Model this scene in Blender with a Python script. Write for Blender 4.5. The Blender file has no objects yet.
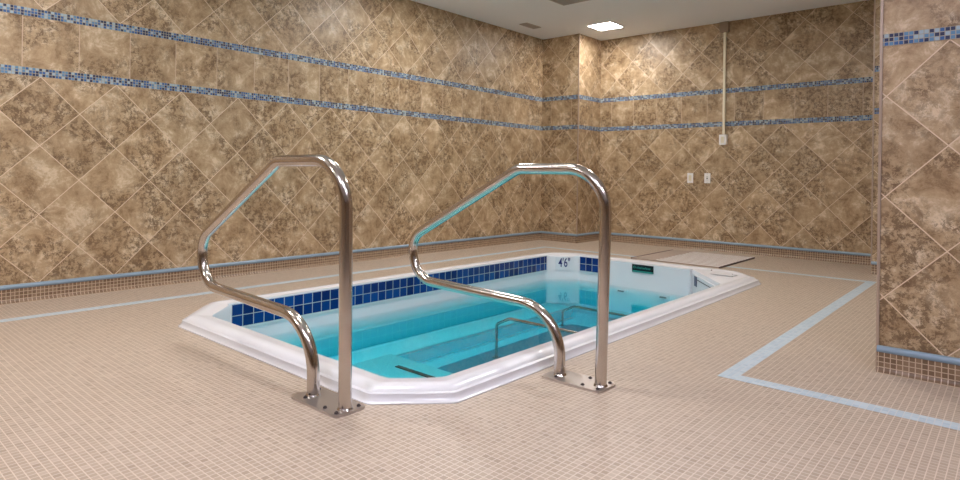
import bpy, bmesh, math, random
from mathutils import Vector, Matrix
random.seed(7)
C = bpy.context.scene
COL = C.collection

# ------------------------------------------------------------------ camera, world, exposure
YAW, ROLL, CAM_H = math.radians(41.475), math.radians(0.779), 0.848
F = Vector((-math.sin(YAW), math.cos(YAW), 0)); R = Vector((math.cos(YAW), math.sin(YAW), 0)); U = Vector((0, 0, 1))
R3 = R * math.cos(ROLL) + U * math.sin(ROLL); U3 = U * math.cos(ROLL) - R * math.sin(ROLL)
cd = bpy.data.cameras.new('camera'); cam = bpy.data.objects.new('camera', cd); COL.objects.link(cam)
cd.sensor_width = 36; cd.lens = 614.37 / 960 * 36; cd.shift_y = -(240 - 174.6) / 960; cd.clip_start = 0.02
cam.matrix_world = Matrix(((R3.x, U3.x, -F.x, 0), (R3.y, U3.y, -F.y, 0), (R3.z, U3.z, -F.z, CAM_H), (0, 0, 0, 1)))
C.camera = cam
w = bpy.data.worlds.new('world'); C.world = w; w.use_nodes = True
w.node_tree.nodes['Background'].inputs[0].default_value = (1, .97, .93, 1)
w.node_tree.nodes['Background'].inputs[1].default_value = 0.15
C.view_settings.view_transform = 'Standard'; C.view_settings.look = 'None'
C.view_settings.gamma = 1; C.view_settings.use_curve_mapping = False
C.view_settings.exposure = 0.68
LAMP = 42.0          # strength of the ceiling light diffusers
LAMP_COL = (1.0, .97, .95)
COOL_COL = (.94, .95, 1.18)     # cooler tint for the unseen panels added toward the camera

# ------------------------------------------------------------------ dimensions (metres)
XL, YB, YC, XC = -4.769, 7.15, 6.616, -4.207
XE, YE = -1.018, 6.5          # far jamb
XP, YP = -0.478, 3.227        # near wall end
ZC = 2.642
T = 0.3143; D = 0.4445        # wall tile side and its diagonal
Z_TRIM0, Z_TRIM1 = 0.088, 0.115
BAND = ((1.441, 1.495), (1.821, 1.875))

# ------------------------------------------------------------------ node helper
class G:
    def __init__(s, name):
        s.m = bpy.data.materials.new(name); s.m.use_nodes = True
        s.t = s.m.node_tree; s.b = s.t.nodes['Principled BSDF']; s.out = s.t.nodes['Material Output']
    def n(s, kind, **kw):
        x = s.t.nodes.new(kind)
        for k, v in kw.items(): setattr(x, k, v)
        return x
    def lk(s, a, b): s.t.links.new(a, b)
    def inp(s, sock, v):
        if hasattr(v, 'node'): s.lk(v, sock)
        else: sock.default_value = v
    def m_(s, op, a, b=0.0, c=None):
        x = s.n('ShaderNodeMath', operation=op); s.inp(x.inputs[0], a); s.inp(x.inputs[1], b)
        if c is not None: s.inp(x.inputs[2], c)
        return x.outputs[0]
    def mixf(s, f, a, b):
        x = s.n('ShaderNodeMix', data_type='FLOAT'); s.inp(x.inputs[0], f); s.inp(x.inputs[2], a); s.inp(x.inputs[3], b)
        return x.outputs[0]
    def mixc(s, f, a, b, mode='MIX'):
        x = s.n('ShaderNodeMix', data_type='RGBA', blend_type=mode); s.inp(x.inputs[0], f)
        s.inp(x.inputs[6], a if hasattr(a, 'node') else (*a, 1)); s.inp(x.inputs[7], b if hasattr(b, 'node') else (*b, 1))
        return x.outputs[2]
    def pos(s):
        g = s.n('ShaderNodeNewGeometry'); x = s.n('ShaderNodeSeparateXYZ'); s.lk(g.outputs['Position'], x.inputs[0])
        return g.outputs['Position'], x.outputs[0], x.outputs[1], x.outputs[2]
    def comb(s, a, b, c):
        x = s.n('ShaderNodeCombineXYZ'); s.inp(x.inputs[0], a); s.inp(x.inputs[1], b); s.inp(x.inputs[2], c); return x.outputs[0]
    def wn(s, vec):
        x = s.n('ShaderNodeTexWhiteNoise', noise_dimensions='3D'); s.lk(vec, x.inputs[0]); return x.outputs[0], x.outputs[1]
    def noise(s, vec, scale, detail=4, rough=.5, dist=0.0):
        x = s.n('ShaderNodeTexNoise'); s.lk(vec, x.inputs['Vector'])
        x.inputs['Scale'].default_value = scale; x.inputs['Detail'].default_value = detail
        x.inputs['Roughness'].default_value = rough; x.inputs['Distortion'].default_value = dist
        return x.outputs[0]
    def ramp(s, f, stops, interp='LINEAR'):
        x = s.n('ShaderNodeValToRGB'); s.lk(f, x.inputs[0]); e = x.color_ramp; e.interpolation = interp
        while len(e.elements) < len(stops): e.elements.new(.5)
        for el, (p, c) in zip(e.elements, stops): el.position = p; el.color = (*c, 1)
        return x.outputs[0]
    def grout(s, a, b, g):       # 1 in the joint of a unit grid
        fa = s.m_('FRACT', a); fb = s.m_('FRACT', b)
        da = s.m_('MINIMUM', fa, s.m_('SUBTRACT', 1.0, fa)); db = s.m_('MINIMUM', fb, s.m_('SUBTRACT', 1.0, fb))
        return s.m_('LESS_THAN', s.m_('MINIMUM', da, db), g)
    def bump(s, h, strength, dist):
        x = s.n('ShaderNodeBump'); x.inputs['Strength'].default_value = strength; x.inputs['Distance'].default_value = dist
        s.lk(h, x.inputs['Height']); s.lk(x.outputs[0], s.b.inputs['Normal'])

def lin(r, g, b):
    f = lambda c: (c / 255 / 12.92) if c / 255 <= .04045 else ((c / 255 + .055) / 1.055) ** 2.4
    return (f(r), f(g), f(b))

def plain(name, col, rough=.5, metal=0.0, spec=None, noise=0.0, nscale=20):
    g = G(name)
    if noise:
        p, *_ = g.pos(); n = g.noise(p, nscale, 4)
        c = g.mixc(n, tuple(v * (1 - noise) for v in col), tuple(min(1, v * (1 + noise)) for v in col)); g.lk(c, g.b.inputs['Base Color'])
    else: g.b.inputs['Base Color'].default_value = (*col, 1)
    g.b.inputs['Roughness'].default_value = rough; g.b.inputs['Metallic'].default_value = metal
    if spec is not None: g.b.inputs['Specular IOR Level'].default_value = spec
    return g.m

def wall_mat(name, axis, u0, uj, u1):
    g = G(name); P, x, y, z = g.pos(); u = y if axis == 'y' else x
    def diag(us, zs):
        p = g.m_('SUBTRACT', u, us); q = g.m_('SUBTRACT', z, zs)
        return g.m_('DIVIDE', g.m_('ADD', p, q), D), g.m_('DIVIDE', g.m_('SUBTRACT', q, p), D)
    a0, b0 = diag(u0, .1075); a2, b2 = diag(u1, 1.875)
    a1 = g.m_('DIVIDE', g.m_('SUBTRACT', u, uj), T); b1 = g.m_('DIVIDE', g.m_('SUBTRACT', z, 1.47), 0.40)
    up = g.m_('GREATER_THAN', z, 1.46); top = g.m_('GREATER_THAN', z, 1.86)
    a = g.mixf(top, g.mixf(up, a0, a1), a2); b = g.mixf(top, g.mixf(up, b0, b1), b2)
    zone = g.m_('ADD', g.m_('MULTIPLY', up, 17.0), g.m_('MULTIPLY', top, 31.0))
    cell = g.comb(g.m_('FLOOR', a), g.m_('FLOOR', b), zone)
    rv, rc = g.wn(cell)
    off = g.n('ShaderNodeVectorMath', operation='MULTIPLY_ADD'); g.lk(rc, off.inputs[0]); off.inputs[1].default_value = (9, 9, 9); g.lk(P, off.inputs[2])
    V = off.outputs[0]
    n1 = g.noise(V, 7.5, 11, .76, .35)
    base = g.ramp(n1, [(.36, lin(142, 114, 82)), (.44, lin(172, 144, 110)), (.53, lin(190, 164, 130)), (.63, lin(222, 202, 172))])
    n2 = g.noise(V, 28.0, 12, .85, .3)
    n3 = g.noise(V, 3.0, 3, .5, .4)
    dk = g.m_('MULTIPLY', g.ramp(n2, [(.49, (0, 0, 0)), (.525, (1, 1, 1))]), g.ramp(n3, [(.41, (0, 0, 0)), (.55, (1, 1, 1))]))
    c = g.mixc(g.m_('MULTIPLY', dk, .8), base, lin(102, 76, 50))
    n4 = g.noise(V, 18.0, 9, .75, 1.5)
    lt = g.ramp(n4, [(.60, (0, 0, 0)), (.68, (1, 1, 1))])
    c = g.mixc(g.m_('MULTIPLY', lt, .35), c, lin(222, 200, 172))
    n5 = g.noise(V, 90.0, 4, .8)
    pit = g.ramp(n5, [(.30, (1, 1, 1)), (.36, (0, 0, 0))])
    c = g.mixc(g.m_('MULTIPLY', pit, .5), c, lin(96, 70, 50))
    tone = g.m_('MULTIPLY_ADD', rv, .16, .92)
    c = g.mixc(1.0, c, g.comb(tone, tone, tone), 'MULTIPLY')
    gd = g.grout(a, b, .0075)
    c = g.mixc(gd, c, g.mixc(g.m_('MULTIPLY', up, g.m_('SUBTRACT', 1.0, top)), lin(226, 204, 178), lin(208, 184, 158)))
    g.lk(c, g.b.inputs['Base Color'])
    g.b.inputs['Roughness'].default_value = .42
    g.bump(g.m_('SUBTRACT', g.m_('MULTIPLY', n2, .25), gd), .25, .002)
    return g.m

def mosaic_mat(name, ua, va, pitch, cols, grout_c, gw=.075, u0=0.0, v0=0.0, rough=.35, const=False, bump=.2):
    """square tiles; cols = colour stops picked at random per tile"""
    g = G(name); P, x, y, z = g.pos(); d = dict(x=x, y=y, z=z)
    a = g.m_('DIVIDE', g.m_('SUBTRACT', d[ua], u0), pitch); b = g.m_('DIVIDE', g.m_('SUBTRACT', d[va], v0), pitch)
    rv, rc = g.wn(g.comb(g.m_('FLOOR', a), g.m_('FLOOR', b), 3.0))
    c = g.ramp(rv, cols, 'CONSTANT' if const else 'LINEAR')
    if const:
        nn = g.noise(P, 120, 3); c = g.mixc(g.m_('MULTIPLY', nn, .16), c, lin(170, 190, 205))
    gd = g.grout(a, b, gw)
    if const: g.b.inputs['Specular IOR Level'].default_value = .25
    c = g.mixc(gd, c, grout_c)
    g.lk(c, g.b.inputs['Base Color']); g.b.inputs['Roughness'].default_value = rough
    g.bump(g.m_('SUBTRACT', 1.0, gd), bump, .001)
    return g.m

TAN = [(0, lin(164, 145, 125)), (.12, lin(174, 155, 135)), (.88, lin(182, 163, 143)), (1, lin(190, 172, 153))]
BRN = [(0, lin(118, 92, 70)), (.5, lin(130, 104, 80)), (1, lin(146, 120, 96))]
GR = lin(214, 198, 182)
NAVY, BLUE, SKY, GLS = lin(6, 12, 70), lin(40, 88, 150), lin(92, 136, 176), lin(164, 184, 196)
BANDC = [(0, NAVY), (.30, BLUE), (.56, SKY), (.80, GLS)]
PITCH = .0225
M = dict(
    wall_y=wall_mat('wall_tile_left', 'y', 1.535, 1.305, 2.44),
    wall_x=wall_mat('wall_tile_back', 'x', -1.512, -1.838, -2.858),
    wall_pier=wall_mat('wall_tile_pier', 'x', -4.42, -4.31, -4.46),
    wall_near=wall_mat('wall_tile_near', 'x', -.235, -.19, -.235),
    floor=mosaic_mat('floor_mosaic', 'x', 'y', PITCH, TAN, GR, .065, rough=.42),
    base_y=mosaic_mat('base_mosaic_y', 'y', 'z', PITCH, BRN, lin(200, 178, 154), .08),
    base_x=mosaic_mat('base_mosaic_x', 'x', 'z', PITCH, BRN, lin(200, 178, 154), .08),
    band_y=mosaic_mat('band_mosaic_y', 'y', 'z', .018, BANDC, lin(170, 165, 150), .09, v0=BAND[0][0] - .018 * 80, rough=.3, const=True),
    band_x=mosaic_mat('band_mosaic_x', 'x', 'z', .018, BANDC, lin(170, 165, 150), .09, v0=BAND[0][0] - .018 * 80, rough=.3, const=True),
    band_y2=mosaic_mat('band_mosaic_y2', 'y', 'z', .018, BANDC, lin(170, 165, 150), .09, u0=.007, v0=BAND[1][0] - .018 * 101, rough=.3, const=True),
    band_x2=mosaic_mat('band_mosaic_x2', 'x', 'z', .018, BANDC, lin(170, 165, 150), .09, u0=.007, v0=BAND[1][0] - .018 * 101, rough=.3, const=True),
    stripe=mosaic_mat('stripe_mosaic', 'x', 'y', PITCH, [(0, lin(176, 196, 208)), (1, lin(196, 212, 220))], lin(206, 210, 212), .06, rough=.4),
    trim=plain('blue_grey_trim', lin(138, 160, 178), .3, noise=.12, nscale=6),
    bead=plain('corner_bead_metal', lin(182, 162, 146), .35, .3),
    ceiling=plain('ceiling_paint', lin(236, 237, 240), .9, noise=.02, nscale=2),
    acrylic=plain('white_acrylic', lin(230, 229, 232), .22, noise=.015, nscale=3),
    ply=plain('white_plastic', lin(248, 245, 242), .35),
    cream=plain('cream_plastic', lin(236, 226, 200), .4),
    taupe=plain('taupe_box', lin(150, 128, 108), .5),
    vent=plain('grey_vent', lin(176, 170, 164), .6),
    ventd=plain('dark_vent', lin(122, 114, 106), .7),
    dark=plain('black_strip', lin(18, 20, 22), .5),
    plate=plain('name_plate_black', lin(10, 20, 24), .25),
    teal=plain('name_plate_teal', lin(52, 148, 134), .35),
    ink=plain('navy_ink', lin(38, 38, 110), .4),
    mat=plain('teal_floor_mat', lin(4, 132, 146), .7, noise=.15, nscale=30),
    riser=plain('pale_blue_riser', lin(60, 226, 232), .3),
    navy=plain('navy_tile', lin(14, 20, 70), .3),
    hole=plain('bolt_dark', lin(86, 78, 78), .5, .4),
    grate=plain('grating_metal', lin(178, 160, 146), .6),
    tread=plain('grating_tread', lin(240, 236, 234), .5),
    edge=plain('grating_edge', lin(112, 96, 96), .5, .4),
)
def tile_blue(name, ua, u0, v0):
    return mosaic_mat(name, ua, 'z', .07, [(0, lin(8, 34, 98)), (.5, lin(12, 50, 122)), (1, lin(18, 74, 148))], lin(176, 186, 186), .035, u0=u0, v0=v0, rough=.12, bump=.3)
M['blue_y'] = tile_blue('blue_pool_tile_side', 'y', 1.785, -.095)
M['blue_x'] = tile_blue('blue_pool_tile_end', 'x', -3.305, -.095)
g = G('brushed_stainless_steel'); g.b.inputs['Metallic'].default_value = 1; g.b.inputs['Base Color'].default_value = (*lin(206, 198, 192), 1)
g.b.inputs['Roughness'].default_value = .2
P, x, y, z = g.pos(); nn = g.noise(P, 60, 3); g.lk(g.m_('MULTIPLY_ADD', nn, .06, .14), g.b.inputs['Roughness']); M['steel'] = g.m
g = G('plate_steel'); g.b.inputs['Metallic'].default_value = .9; g.b.inputs['Base Color'].default_value = (*lin(200, 192, 188), 1); g.b.inputs['Roughness'].default_value = .3; M['plate_steel'] = g.m
g = G('ceiling_light_diffuser'); g.b.inputs['Emission Color'].default_value = (*LAMP_COL, 1); g.b.inputs['Emission Strength'].default_value = LAMP
g.b.inputs['Base Color'].default_value = (.9, .9, .9, 1); M['glow'] = g.m
g = G('cool_added_light_diffuser'); g.b.inputs['Emission Color'].default_value = (*COOL_COL, 1); g.b.inputs['Emission Strength'].default_value = LAMP; M['glow_cool'] = g.m  # emission used only on added, unseen panels
# water: fresnel mirror over a clear absorbing body
g = G('pool_water'); t = g.t; t.nodes.remove(g.b)
tr = g.n('ShaderNodeBsdfTransparent'); gl = g.n('ShaderNodeBsdfGlossy'); gl.inputs['Roughness'].default_value = 0.0
fr = g.n('ShaderNodeFresnel'); fr.inputs['IOR'].default_value = 1.36
P, x, y, z = g.pos(); bp = g.n('ShaderNodeBump'); bp.inputs['Strength'].default_value = .02; bp.inputs['Distance'].default_value = .01
g.lk(g.noise(P, 5, 2, .4), bp.inputs['Height']); g.lk(bp.outputs[0], gl.inputs['Normal'])
ge = g.n('ShaderNodeNewGeometry')
fac = g.m_('MULTIPLY', fr.outputs[0], g.m_('SUBTRACT', 1.0, ge.outputs['Backfacing']))
mx = g.n('ShaderNodeMixShader'); g.lk(fac, mx.inputs[0]); g.lk(tr.outputs[0], mx.inputs[1]); g.lk(gl.outputs[0], mx.inputs[2])
g.lk(mx.outputs[0], g.out.inputs['Surface'])
va = g.n('ShaderNodeVolumeAbsorption'); va.inputs['Color'].default_value = (.0, .935, .985, 1); va.inputs['Density'].default_value = 3.4
g.lk(va.outputs[0], g.out.inputs['Volume']); M['water'] = g.m

# ------------------------------------------------------------------ mesh helpers
def obj(name, bm, mat, parent=None, smooth=False, kind=None):
    me = bpy.data.meshes.new(name); bmesh.ops.recalc_face_normals(bm, faces=bm.faces); bm.to_mesh(me); bm.free()
    if mat is not None: me.materials.append(mat)
    if smooth:
        for p in me.polygons: p.use_smooth = True
        me.set_sharp_from_angle(angle=math.radians(smooth if smooth is not True else 50))
    o = bpy.data.objects.new(name, me); COL.objects.link(o)
    if parent is not None:
        o.parent = parent; o.matrix_parent_inverse = Matrix.Translation(-Vector(parent['_w'])) if '_w' in parent else Matrix()
    if kind: o['kind'] = kind
    return o
def box(bm, a, b, bev=0.0):
    vs = [bm.verts.new((x, y, z)) for x in (a[0], b[0]) for y in (a[1], b[1]) for z in (a[2], b[2])]
    fs = [bm.faces.new([vs[i] for i in q]) for q in ((0, 1, 3, 2), (4, 6, 7, 5), (0, 4, 5, 1), (2, 3, 7, 6), (0, 2, 6, 4), (1, 5, 7, 3))]
    if bev:
        es = list({e for f in fs for e in f.edges}); bmesh.ops.bevel(bm, geom=es, offset=bev, segments=2, affect='EDGES', profile=.6)
def bx(a, b, bev=0.0):
    bm = bmesh.new(); box(bm, a, b, bev); return bm
def cyl(bm, c, r, h, axis=2, n=20, r2=None):
    m = {2: Matrix(), 1: Matrix.Rotation(math.pi / 2, 4, 'X'), 0: Matrix.Rotation(math.pi / 2, 4, 'Y')}[axis]
    bmesh.ops.create_cone(bm, cap_ends=True, segments=n, radius1=r, radius2=r if r2 is None else r2, depth=h, matrix=Matrix.Translation(c) @ m)
def thing(name, loc, label, cat, group=None):
    o = bpy.data.objects.new(name, None); COL.objects.link(o); o.location = loc; o.empty_display_size = .1
    o['label'] = label; o['category'] = cat
    if group: o['group'] = group
    return o
def part(name, bm, mat, parent, smooth=False, kind=None):
    """bm is in world coordinates; parent may itself be a part whose mesh sits at its root's origin"""
    root = parent
    while root.parent: root = root.parent
    bmesh.ops.translate(bm, verts=bm.verts, vec=-Vector(root.location))
    o = obj(name, bm, mat, None, smooth, kind); o.parent = parent
    return o
def struct(name, bm, mat, smooth=False): return obj(name, bm, mat, None, smooth, 'structure')
def fillet(pts, rad, seg=8):
    out = [Vector(pts[0])]
    for i in range(1, len(pts) - 1):
        p, a, b = Vector(pts[i]), Vector(pts[i - 1]), Vector(pts[i + 1])
        u, v = (a - p).normalized(), (b - p).normalized(); ang = u.angle(v)
        d = rad[i - 1] / math.tan(ang / 2); s = p + u * d; e = p + v * d
        c = p + (u + v).normalized() * (rad[i - 1] / math.sin(ang / 2))
        n = max(2, int(seg * (math.pi - ang) / (math.pi / 2)) + 1)
        for k in range(n + 1):
            q = (s - c).lerp(e - c, k / n).normalized() * rad[i - 1]; out.append(c + q)
    out.append(Vector(pts[-1])); return out
def tube(bm, pts, r, n=20, nrm=Vector((0, 1, 0))):
    rings = []
    for i, p in enumerate(pts):
        t_ = (pts[min(i + 1, len(pts) - 1)] - pts[max(i - 1, 0)]).normalized()
        a = nrm; b = t_.cross(a).normalized()
        k = 1.0
        if 0 < i < len(pts) - 1:
            k = 1 / max(.5, math.cos((pts[i] - pts[i - 1]).angle(pts[i + 1] - pts[i]) / 2))
        rings.append([bm.verts.new(p + a * math.cos(2 * math.pi * j / n) * r + b * math.sin(2 * math.pi * j / n) * r * k) for j in range(n)])
    for A, B in zip(rings, rings[1:]):
        for j in range(n): bm.faces.new((A[j], A[(j + 1) % n], B[(j + 1) % n], B[j]))
    bm.faces.new(rings[0]); bm.faces.new(rings[-1])

# ------------------------------------------------------------------ room shell
XR_, YF = 4.6, -4.6           # unseen right and front limits of the room
W = .12
struct('wall_left', bx((XL - W, YF, 0), (XL, YB + W, ZC)), M['wall_y'])
struct('wall_back', bx((XL, YB, 0), (XR_, YB + W, ZC)), M['wall_x'])
bm = bx((XL, YC, 0), (XC, YB, ZC)); o = struct('wall_corner', bm, M['wall_pier'])
o.data.materials.append(M['wall_y'])
for p in o.data.polygons:
    if abs(p.normal.x) > .5: p.material_index = 1
bm = bx((XE, YE, 0), (XR_, YB, ZC)); struct('wall_jamb', bm, M['wall_x'])
bm = bx((XP, YP, 0), (XR_, YP + .32, ZC)); o = struct('wall_near', bm, M['wall_near'])
o.data.materials.append(M['wall_y'])
for p in o.data.polygons:
    if abs(p.normal.x) > .5: p.material_index = 1
struct('wall_right', bx((XR_, YF, 0), (XR_ + W, YB, ZC)), M['wall_y'])
struct('wall_front', bx((XL, YF - W, 0), (XR_, YF, ZC)), M['wall_x'])
struct('ceiling', bx((XL - W, YF - W, ZC), (XR_ + W, YB + W, ZC + .1)), M['ceiling'])

# pool outlines (anticlockwise, starting near-left)
OUT = [(-3.435, 1.418), (-1.79, 1.415), (-1.56, 1.65), (-1.56, 5.20), (-1.80, 5.46), (-3.50, 5.49), (-3.75, 5.24), (-3.745, 1.70)]
INN = [(-3.36, 1.575), (-1.86, 1.575), (-1.715, 1.73), (-1.705, 4.69), (-2.17, 5.28), (-3.325, 5.28), (-3.57, 5.05), (-3.57, 1.79)]
def inset(poly, d):
    n = len(poly); res = []
    for i in range(n):
        p0, p1, p2 = Vector(poly[i - 1]), Vector(poly[i]), Vector(poly[(i + 1) % n])
        a = (p1 - p0).normalized(); b = (p2 - p1).normalized()
        na = Vector((-a.y, a.x)); nb = Vector((-b.y, b.x)); m = (na + nb).normalized()
        res.append(tuple(p1 + m * (d / m.dot(na))))
    return res
def rounded(poly, r, k=4):
    n = len(poly); res = []
    for i in range(n):
        p0, p1, p2 = Vector(poly[i - 1]), Vector(poly[i]), Vector(poly[(i + 1) % n])
        a = p1 + (p0 - p1).normalized() * r; b = p1 + (p2 - p1).normalized() * r
        for j in range(k + 1):
            t_ = j / k; res.append(tuple(a * (1 - t_) ** 2 + p1 * 2 * t_ * (1 - t_) + b * t_ ** 2))
    return res
# floor with the pool opening
bm = bmesh.new()
def loop(pts, z): 
    vs = [bm.verts.new((*p, z)) for p in pts]; return [bm.edges.new((vs[i], vs[(i + 1) % len(vs)])) for i in range(len(vs))]
es = loop([(XL - W, YF - W), (XR_ + W, YF - W), (XR_ + W, YB + W), (XL - W, YB + W)], 0) + loop(inset(OUT, .03), 0)
bmesh.ops.triangle_fill(bm, edges=es, use_beauty=True)
for f in bm.faces:
    if f.normal.z < 0: f.normal_flip()
struct('floor', bm, M['floor'])

# coved mosaic base + blue-grey cap along every visible wall
def baseboard(n, a, b, nrm, mat, i):
    """a,b: ends on the wall line; nrm: unit vector into the room"""
    prof = [(0, 0)] + [(.012 + .026 * (1 - math.sin(t)), .026 * (1 - math.cos(t))) for t in [k * math.pi / 12 for k in range(7)]] + [(.012, Z_TRIM0), (0, Z_TRIM0)]
    cap = [(0, Z_TRIM0), (.015, Z_TRIM0), (.019, Z_TRIM0 + .006), (.018, Z_TRIM0 + .018), (.010, Z_TRIM1), (0, Z_TRIM1)]
    out = []
    for nm, pr_, mt in ((n, prof, mat), ('trim_%d' % i, cap, M['trim'])):
        bm = bmesh.new(); rings = []
        for e in (a, b): rings.append([bm.verts.new((e[0] + nrm[0] * d, e[1] + nrm[1] * d, z)) for d, z in pr_])
        k = len(pr_)
        for j in range(k): bm.faces.new((rings[0][j], rings[0][(j + 1) % k], rings[1][(j + 1) % k], rings[1][j]))
        bm.faces.new(rings[0]); bm.faces.new(rings[1][::-1])
        out.append(struct(nm, bm, mt, smooth=40))
    return out
e = .02
baseboard('baseboard_left', (XL, YF), (XL, YC), (1, 0), M['base_y'], 1)
baseboard('baseboard_corner', (XL, YC), (XC + e, YC), (0, -1), M['base_x'], 2)
baseboard('baseboard_corner_side', (XC, YC - e), (XC, YB), (1, 0), M['base_y'], 3)
baseboard('baseboard_back', (XC, YB), (XE, YB), (0, -1), M['base_x'], 4)
baseboard('baseboard_jamb', (XE, YE), (XR_, YE), (0, -1), M['base_x'], 5)
baseboard('baseboard_near', (XP, YP), (XR_, YP), (0, -1), M['base_x'], 6)
# glass mosaic bands
k = 7
def band(a, b, mx_, my_=None):
    global k
    for i, (z0, z1) in enumerate(BAND):
        mt = mx_[i]; struct('trim_%d' % k, bx((min(a[0], b[0]), min(a[1], b[1]), z0), (max(a[0], b[0]), max(a[1], b[1]), z1)), mt); k += 1
h = .003
band((XL, YF), (XL + h, YC), (M['band_y'], M['band_y2']))
band((XL + h, YC - h), (XC + h, YC), (M['band_x'], M['band_x2']))
band((XC, YC), (XC + h, YB), (M['band_y'], M['band_y2']))
band((XC + h, YB - h), (XE, YB), (M['band_x'], M['band_x2']))
band((XE + .006, YE - h), (XR_, YE), (M['band_x'], M['band_x2']))
band((XP + .006, YP - h), (XR_, YP), (M['band_x'], M['band_x2']))
# corner beads
for (cx, cy, z0) in ((XC, YC, Z_TRIM1), (XE, YE, Z_TRIM1), (XP, YP, Z_TRIM1)):
    s = 1 if cx == XC else -1
    struct('trim_%d' % k, bx((cx - .006, cy - .006, z0 if cx != XP else 0.0), (cx + .006, cy + .006, ZC), .002), M['bead']); k += 1
# pale tile stripes set in the floor
sz = .0012
for a, b in (((-4.275, YF), (-4.20, 6.02)), ((-4.20, 5.945), (-.90, 6.02)), ((-.972, 2.652), (-.90, 5.945)), ((-.90, 2.652), (XR_, 2.727))):
    struct('trim_%d' % k, bx((*a, -.002), (*b, sz)), M['stripe']); k += 1

# ------------------------------------------------------------------ ceiling fittings
def ceiling_light(x, y, label, s=.34, glow='glow'):
    t = thing('ceiling_light', (x, y, ZC), label, 'ceiling light', 'square recessed ceiling lights')
    bm = bmesh.new(); q = s / 2
    for a, b in (((-q - .02, -q - .02), (q + .02, -q)), ((-q - .02, q), (q + .02, q + .02)), ((-q - .02, -q), (-q, q)), ((q, -q), (q + .02, q))):
        box(bm, (x + a[0], y + a[1], ZC - .006), (x + b[0], y + b[1], ZC))
    part('frame', bm, M['ceiling'], t)
    part('diffuser', bx((x - q, y - q, ZC - .003), (x + q, y + q, ZC)), M[glow], t)
    return t
ceiling_light(-3.755, 6.475, 'small square lit ceiling light near the back left corner column', s=.30)
NEAR = 'unseen square ceiling panel added to light the pool deck'  # unseen panels added for even light; the near handrail's shadow implies one
for x, y in ((-3.75, 4.0), (-2.35, 1.62), (-1.7, 4.3), (-3.6, .4), (-1.2, -.5), (-3.2, -1.4), (.8, 1.4), (-.25, .6), (1.2, 5.2)):
    ceiling_light(x, y, NEAR, glow='glow_cool' if (x > -2 and y < 2.5) else 'glow')
def grille(name, x0, y0, x1, y1, label, mat, n, axis='x'):
    t = thing(name, ((x0 + x1) / 2, (y0 + y1) / 2, ZC), label, 'vent')
    bm = bmesh.new(); f = .015
    box(bm, (x0, y0, ZC - .008), (x1, y0 + f, ZC)); box(bm, (x0, y1 - f, ZC - .008), (x1, y1, ZC))
    box(bm, (x0, y0 + f, ZC - .008), (x0 + f, y1 - f, ZC)); box(bm, (x1 - f, y0 + f, ZC - .008), (x1, y1 - f, ZC))
    part('frame', bm, mat, t)
    part('backing', bx((x0 + f, y0 + f, ZC - .002), (x1 - f, y1 - f, ZC)), M['ventd'], t)
    bm = bmesh.new()
    for i in range(n):
        yy = y0 + f + (y1 - y0 - 2 * f) * (i + .5) / n; q = (y1 - y0 - 2 * f) / n * .3
        box(bm, (x0 + f, yy - q, ZC - .007), (x1 - f, yy + q, ZC - .003))
    part('slats', bm, mat, t)
grille('ceiling_vent', -4.50, 5.76, -4.385, 6.04, 'small grey slatted vent in the ceiling near the left wall', M['vent'], 12)
grille('return_air_grille', -3.635, 4.80, -3.03, 5.40, 'large grey square grille cut by the top edge of the photo', M['vent'], 24)

# ------------------------------------------------------------------ wall devices
def screw(bm, x, y, z): cyl(bm, (x, y, z), .004, .003, 1, 10)
yb = YB
def plate_thing(x, z, label, kind):
    t = thing('light_switch' if kind == 'switch' else 'wall_outlet', (x, yb, z), label, 'switch' if kind == 'switch' else 'outlet')
    part('cover_plate', bx((x - .036, yb - .008, z - .059), (x + .036, yb, z + .059), .003), M['ply'], t)
    if kind == 'switch':
        part('rocker', bx((x - .016, yb - .013, z - .033), (x + .016, yb - .0082, z + .033), .0015), M['cream'], t)
    else:
        part('receptacle', bx((x - .017, yb - .011, z - .034), (x + .017, yb - .0082, z + .034), .001), M['ply'], t)
        bm = bmesh.new()
        for s in (-1, 1):
            for dx in (-.006, .006): box(bm, (x + dx - .0015, yb - .012, z + s * .02 - .004), (x + dx + .0015, yb - .011, z + s * .02 + .004))
        box(bm, (x - .008, yb - .0125, z - .007), (x + .008, yb - .011, z + .005))
        part('slots', bm, M['hole'], t)
    bm = bmesh.new(); screw(bm, x, yb - .009, z + .048); part('screw', bm, M['plate_steel'], t)
    bm = bmesh.new(); screw(bm, x, yb - .009, z - .048); part('screw', bm, M['plate_steel'], t)
plate_thing(-2.972, .842, 'white switch plate on the back wall, left of the pair', 'switch')
plate_thing(-2.767, .842, 'white outlet plate on the back wall, right of the pair', 'outlet')
t = thing('surface_raceway', (-2.58, yb, 1.285), 'cream surface conduit running down the back wall from ceiling box to switch box', 'conduit')
xs = -2.582
part('raceway_channel', bx((xs - .014, yb - .022, 1.35), (xs + .014, yb, 2.53), .004), M['cream'], t)
part('junction_box', bx((xs - .05, yb - .05, 2.52), (xs + .05, yb, 2.636), .006), M['taupe'], t)
b_ = part('switch_box', bx((xs - .042, yb - .045, 1.226), (xs + .042, yb, 1.345), .006), M['ply'], t)
part('rocker', bx((xs - .018, yb - .053, 1.25), (xs + .018, yb - .0455, 1.32), .002), M['cream'], b_)

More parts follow.
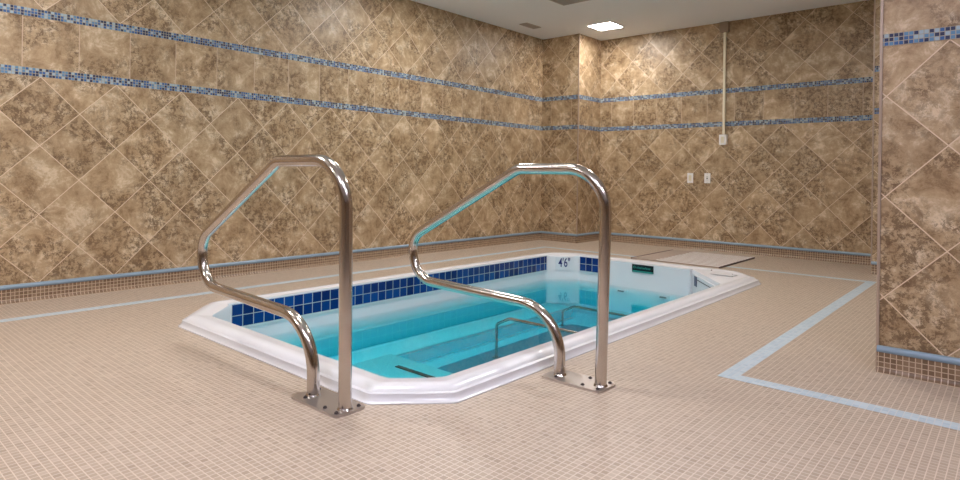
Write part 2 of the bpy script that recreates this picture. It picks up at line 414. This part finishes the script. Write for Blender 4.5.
# ------------------------------------------------------------------ grating behind the pool
t = thing('floor_grating', (-2.57, 6.3, 0), 'flat pale metal grating lying on the floor behind the pool', 'grating')
x0, x1, y0, y1 = -3.03, -2.115, 5.80, 6.80
bm = bmesh.new()
for i in range(27):
    xx = x0 + .02 + (x1 - x0 - .04) * i / 26; box(bm, (xx - .0155, y0 + .01, .003), (xx + .0155, y1 - .01, .010))
part('bearing_bars', bm, M['grate'], t)
bm = bmesh.new()
for i in range(11):
    yy = y0 + .05 + (y1 - y0 - .10) * i / 10; box(bm, (x0 + .26, yy - .014, .007), (x1 - .012, yy + .014, .0125))
part('cross_bars', bm, M['tread'], t)
q = .012
for a, b in (((x0, y0), (x0 + q, y1)), ((x1 - q, y0), (x1, y1))):
    part('edge_frame', bx((*a, .0015), (*b, .014)), M['edge'], t)
for a, b in (((x0 + q, y0), (x1 - q, y0 + q)), ((x0 + q, y1 - q), (x1 - q, y1))):
    part('end_frame', bx((*a, .0015), (*b, .012)), M['grate'], t)

# ------------------------------------------------------------------ the pool
WZ = -.19
pool = thing('hydrotherapy_pool', (-2.64, 3.43, 0), 'white acrylic in-ground therapy pool with blue tile bands set in the mosaic floor', 'pool')
prof = [(0.0, -.03, .0), (0.001, .004, .0), (.005, .006, 0), (.010, .009, 0), (.017, .020, 0), (.020, .032, 0), (.026, .0345, 0), (.034, .035, 0), (.042, .042, 0), (.052, .049, 0), (.066, .053, 0), (.082, .054, 0), (.098, .053, 0), (.108, .050, 0)]
bm = bmesh.new(); rings = []
def ring(poly, z, r): rings.append([bm.verts.new((*p, z)) for p in rounded(poly, r)])
for d, z, _ in prof: ring(inset(OUT, d), z, .025)
ring(inset(INN, -.014), .048, .03); ring(inset(INN, -.004), .045, .03); ring(INN, .035, .03)
ring(inset(INN, .004), -.10, .03); ring(inset(INN, .006), -.52, .03)
for A, B in zip(rings, rings[1:]):
    n = len(A)
    for j in range(n): bm.faces.new((A[j], A[(j + 1) % n], B[(j + 1) % n], B[j]))
bm.faces.new(rings[-1])
part('shell', bm, M['acrylic'], pool, smooth=35)
IN2 = inset(INN, .006)
# underwater bench along the far-left side and entry step at the near end
bn = part('bench', bx((-3.562, 1.80, -.518), (-3.245, 5.04, -.415), .012), M['acrylic'], pool, smooth=35)
part('riser_panel', bx((-3.246, 2.765, -.508), (-3.240, 5.03, -.428)), M['riser'], bn)
part('nosing', bx((-3.262, 1.81, -.4155), (-3.243, 5.03, -.411), .001), M['acrylic'], bn)
part('floor_bead', bx((-3.240, 2.765, -.5185), (-3.222, 5.03, -.508), .001), M['acrylic'], bn)
st = part('entry_step', bx((-3.235, 1.59, -.518), (-1.73, 2.76, -.385), .012), M['acrylic'], pool, smooth=35)
part('grip_strip', bx((-2.985, 2.585, -.386), (-2.65, 2.617, -.380)), M['dark'], st)
bm = bmesh.new(); c = rounded([(-3.06, 2.98), (-2.0, 2.98), (-2.0, 4.80), (-3.10, 4.80)], .09); n = len(c)
lo = [bm.verts.new((*p, -.519)) for p in c]; hi = [bm.verts.new((*p, -.510)) for p in c]
for j in range(n): bm.faces.new((lo[j], lo[(j + 1) % n], hi[(j + 1) % n], hi[j]))
bm.faces.new(lo[::-1]); bm.faces.new(hi)
part('floor_mat', bm, M['mat'], pool)
# tile bands
s = part('tile_border', bx((-3.578, 1.765, -.107), (-3.554, 5.058, .055), .003), M['acrylic'], pool); s['label'] = 'white raised edge round the side tiles'
part('tile_band', bx((-3.566, 1.785, -.095), (-3.5525, 5.040, .045)), M['blue_y'], s)
s = part('tile_border', bx((-3.317, 5.264, -.107), (-3.025, 5.285, .055), .003), M['acrylic'], pool); s['label'] = 'white raised edge round the end tiles'
part('tile_band', bx((-3.305, 5.2605, -.095), (-3.035, 5.27, .045)), M['blue_x'], s)
# control panel face at the far end
bm = bmesh.new()
pts = [(-3.0, 5.30), (-3.0, 5.250), (-2.985, 5.236), (-2.36, 5.236), (-2.205, 5.222), (-2.17, 5.232), (-2.16, 5.255), (-2.16, 5.30)]
lo = [bm.verts.new((*p, -.50)) for p in pts]; hi = [bm.verts.new((*p, .046)) for p in pts]
for j in range(len(pts)): bm.faces.new((lo[j], lo[(j + 1) % 8], hi[(j + 1) % 8], hi[j]))
bm.faces.new(lo[::-1]); bm.faces.new(hi)
face = part('end_panel', bm, M['acrylic'], pool, smooth=40)
npz = part('name_plate', bx((-2.719, 5.229, -.036), (-2.506, 5.2355, .036), .003), M['plate'], face)
npz['label'] = 'black and teal maker plate'
bm = bmesh.new()
yy = 5.2285
box(bm, (-2.713, yy - .0005, -.034), (-2.512, yy + .0005, -.020))
for i in range(12):
    a0, a1 = 2 * math.pi * i / 12, 2 * math.pi * (i + 1) / 12
    c0 = Vector((-2.694, 0, .010)); q = [c0 + Vector((math.cos(a), 0, math.sin(a))) * r for a, r in ((a0, .008), (a1, .008), (a1, .0125), (a0, .0125))]
    bm.faces.new([bm.verts.new((v.x, yy - .0006, v.z)) for v in q])
xx = -2.671
for wd, ht in ((.007, .010), (.004, .022), (.008, .012), (.009, .012), (.004, .020), (.009, .012), (.008, .012), (.004, .020), (.009, .012), (.008, .012), (.009, .012)):
    box(bm, (xx, yy - .0007, .0), (xx + wd, yy, ht)); xx += wd + .0055
part('plate_marking', bm, M['teal'], npz)
# water-line jets
for cx in (-2.815, -2.395):
    j_ = part('jet_fitting', bx((cx - .055, 5.224, -.252), (cx + .055, 5.2355, -.214), .003), M['acrylic'], face)
    part('jet_slot', bx((cx - .045, 5.2205, -.238), (cx + .02, 5.2235, -.224), .001), M['dark'], j_)
# depth marker on the chamfered corner
ca, cb = Vector((-3.57, 5.05, 0)), Vector((-3.325, 5.28, 0)); mid = (ca + cb) / 2; dr = (cb - ca).normalized(); nr = Vector((dr.y, -dr.x, 0))
def onface(u, z, d): return mid + dr * u + nr * d + Vector((0, 0, z))
bm = bmesh.new()
vs = [[bm.verts.new(onface(u, z, d)) for u, z in ((-.068, -.095), (.105, -.095), (.105, .035), (-.068, .035))] for d in (.004, .009)]
bm.faces.new(vs[0][::-1]); bm.faces.new(vs[1])
for j in range(4): bm.faces.new((vs[0][j], vs[0][(j + 1) % 4], vs[1][(j + 1) % 4], vs[1][j]))
dm = part('depth_marker', bm, M['acrylic'], pool)
cu = bpy.data.curves.new('depth_text', 'FONT'); cu.body = "4'6\""; cu.size = .125; cu.extrude = .0005; cu.align_x = 'CENTER'; cu.offset = .0012
to = bpy.data.objects.new('depth_text_src', cu); COL.objects.link(to)
bpy.context.view_layer.update()
me = bpy.data.meshes.new_from_object(to.evaluated_get(bpy.context.evaluated_depsgraph_get())); bpy.data.objects.remove(to)
bm = bmesh.new(); bm.from_mesh(me); bpy.data.meshes.remove(me)
mt = Matrix(((dr.x, 0, nr.x, 0), (dr.y, 0, nr.y, 0), (0, 1, 0, 0), (0, 0, 0, 1)))
bmesh.ops.scale(bm, verts=bm.verts, vec=(.62, 1.0, 1))
bmesh.ops.transform(bm, matrix=Matrix.Translation(onface(.018, -.062, .0102)) @ mt, verts=bm.verts)
part('depth_number', bm, M['ink'], dm)
# skimmer in the far right chamfer
ca, cb = Vector((-1.705, 4.69, 0)), Vector((-2.17, 5.28, 0)); L = (cb - ca).length; dr = (cb - ca).normalized(); nr = Vector((-dr.y, dr.x, 0))
def pf(u, z, d): return ca + dr * u + nr * d + Vector((0, 0, z))
def slab(u0, u1, z0, z1, d0, d1):
    bm = bmesh.new()
    vs = [[bm.verts.new(pf(u, z, d)) for u, z in ((u0, z0), (u1, z0), (u1, z1), (u0, z1))] for d in (d0, d1)]
    bm.faces.new(vs[0][::-1]); bm.faces.new(vs[1])
    for j in range(4): bm.faces.new((vs[0][j], vs[0][(j + 1) % 4], vs[1][(j + 1) % 4], vs[1][j]))
    return bm
sk = part('skimmer_plate', slab(.06, L - .07, -.13, .012, .001, .010), M['acrylic'], pool)
part('skimmer_tile', slab(L - .19, L - .115, -.080, .004, .0105, .013), M['navy'], sk)
part('skimmer_slot', slab(.08, L - .20, -.022, -.016, .0105, .012), M['dark'], sk)
for (x, y) in ((-1.99, 5.26), (-1.78, 5.16)):
    bm = bmesh.new(); cyl(bm, (x, y, .0575), .006, .005, 2, 12); part('deck_screw', bm, M['hole'], pool)
# lid ridges on the corner deck
bm = bmesh.new(); box(bm, (-1.93, 5.06, .0535), (-1.74, 5.17, .058), .002); part('skimmer_lid', bm, M['acrylic'], pool)

# the water body
bm = bmesh.new(); wp = inset(INN, .0075); wp = rounded(wp, .03)
hi = [bm.verts.new((*p, WZ)) for p in wp]; lo = [bm.verts.new((*p, -.5195)) for p in wp]; n = len(wp)
bm.faces.new(hi); bm.faces.new(lo[::-1])
for j in range(n): bm.faces.new((lo[j], lo[(j + 1) % n], hi[(j + 1) % n], hi[j]))
wo = obj('water', bm, M['water']); wo['label'] = 'clear turquoise water filling the white pool'; wo['category'] = 'water'; wo['kind'] = 'stuff'

# submerged grab rails
def grab_rail(y, x0, zt, zf, label):
    t = thing('submerged_grab_rail', (x0, y, zf), label, 'grab rail', 'underwater grab rails')
    bm = bmesh.new()
    p = fillet([(x0, y, zf), (x0, y, zt - .06), (x0 + .12, y, zt), (-1.724, y, zt)], [.03, .05], 5)
    tube(bm, p, .011, 12); part('rail_tube', bm, M['steel'], t, smooth=True)
    bm = bmesh.new(); cyl(bm, (x0, y, zf + .004), .028, .008); part('floor_flange', bm, M['steel'], t)
grab_rail(3.5, -2.909, -.198, -.505, 'thin steel rail under the water, nearer of the two')
grab_rail(4.7, -3.130, -.325, -.519, 'thin steel rail under the water, farther of the two near the depth marker')

# ------------------------------------------------------------------ figure-four handrails
def handrail(xo, y, s, label, lean=.0, corner=-.467):
    t = thing('pool_handrail', (xo - .1, y, 0), label, 'handrail', 'steel pool handrails')
    P_ = [(0, .006), (-.012, .893), (corner, .893), (-1.142, .530), (-1.142, .310), (-.2, .284), (-.2, .006)]
    rad = [.18, .11, .11, .155, .21]
    pts = [(xo + a * s + lean * z * (1 if a > -.02 else 0), y, z * s if z > .01 else z) for a, z in P_]
    bm = bmesh.new(); tube(bm, fillet(pts, [r * s for r in rad], 12), .0235, 28)
    part('rail_tube', bm, M['steel'], t, smooth=True)
    x0, x1, y0, y1 = xo - .2 * s - .052, xo + .036, y - .068, y + .068
    bm = bmesh.new()
    c = rounded([(x0, y0), (x1, y0), (x1, y1), (x0, y1)], .02)
    n = len(c); lo = [bm.verts.new((*p, .0005)) for p in c]; hi = [bm.verts.new((*p, .009)) for p in c]
    for j in range(n): bm.faces.new((lo[j], lo[(j + 1) % n], hi[(j + 1) % n], hi[j]))
    bm.faces.new(lo[::-1]); bm.faces.new(hi)
    pl = part('base_plate', bm, M['plate_steel'], t)
    for px in (xo, xo - .2 * s):
        bm = bmesh.new(); cyl(bm, (px, y, .012), .029, .006, 2, 28, r2=.025); part('weld_collar', bm, M['steel'], t, smooth=True)
    for px, py in ((x1 - .02, y0 + .02), (x1 - .02, y1 - .02), (xo - .055, y0 + .022), (xo - .075, y1 - .022), (x0 + .06, y0 + .03), (x0 + .02, y1 - .02)):
        bm = bmesh.new(); cyl(bm, (px, py, .0115), .0085, .005, 2, 6, r2=.007); cyl(bm, (px, py, .0150), .004, .003, 2, 10)
        part('bolt', bm, M['hole'], pl)
handrail(-1.800, 1.328, 1.0, 'large bent stainless steel handrail at the near end of the pool, left one')
handrail(-1.262, 2.175, .982, 'bent stainless steel handrail on the right side of the pool, right one', lean=.032, corner=-.440)
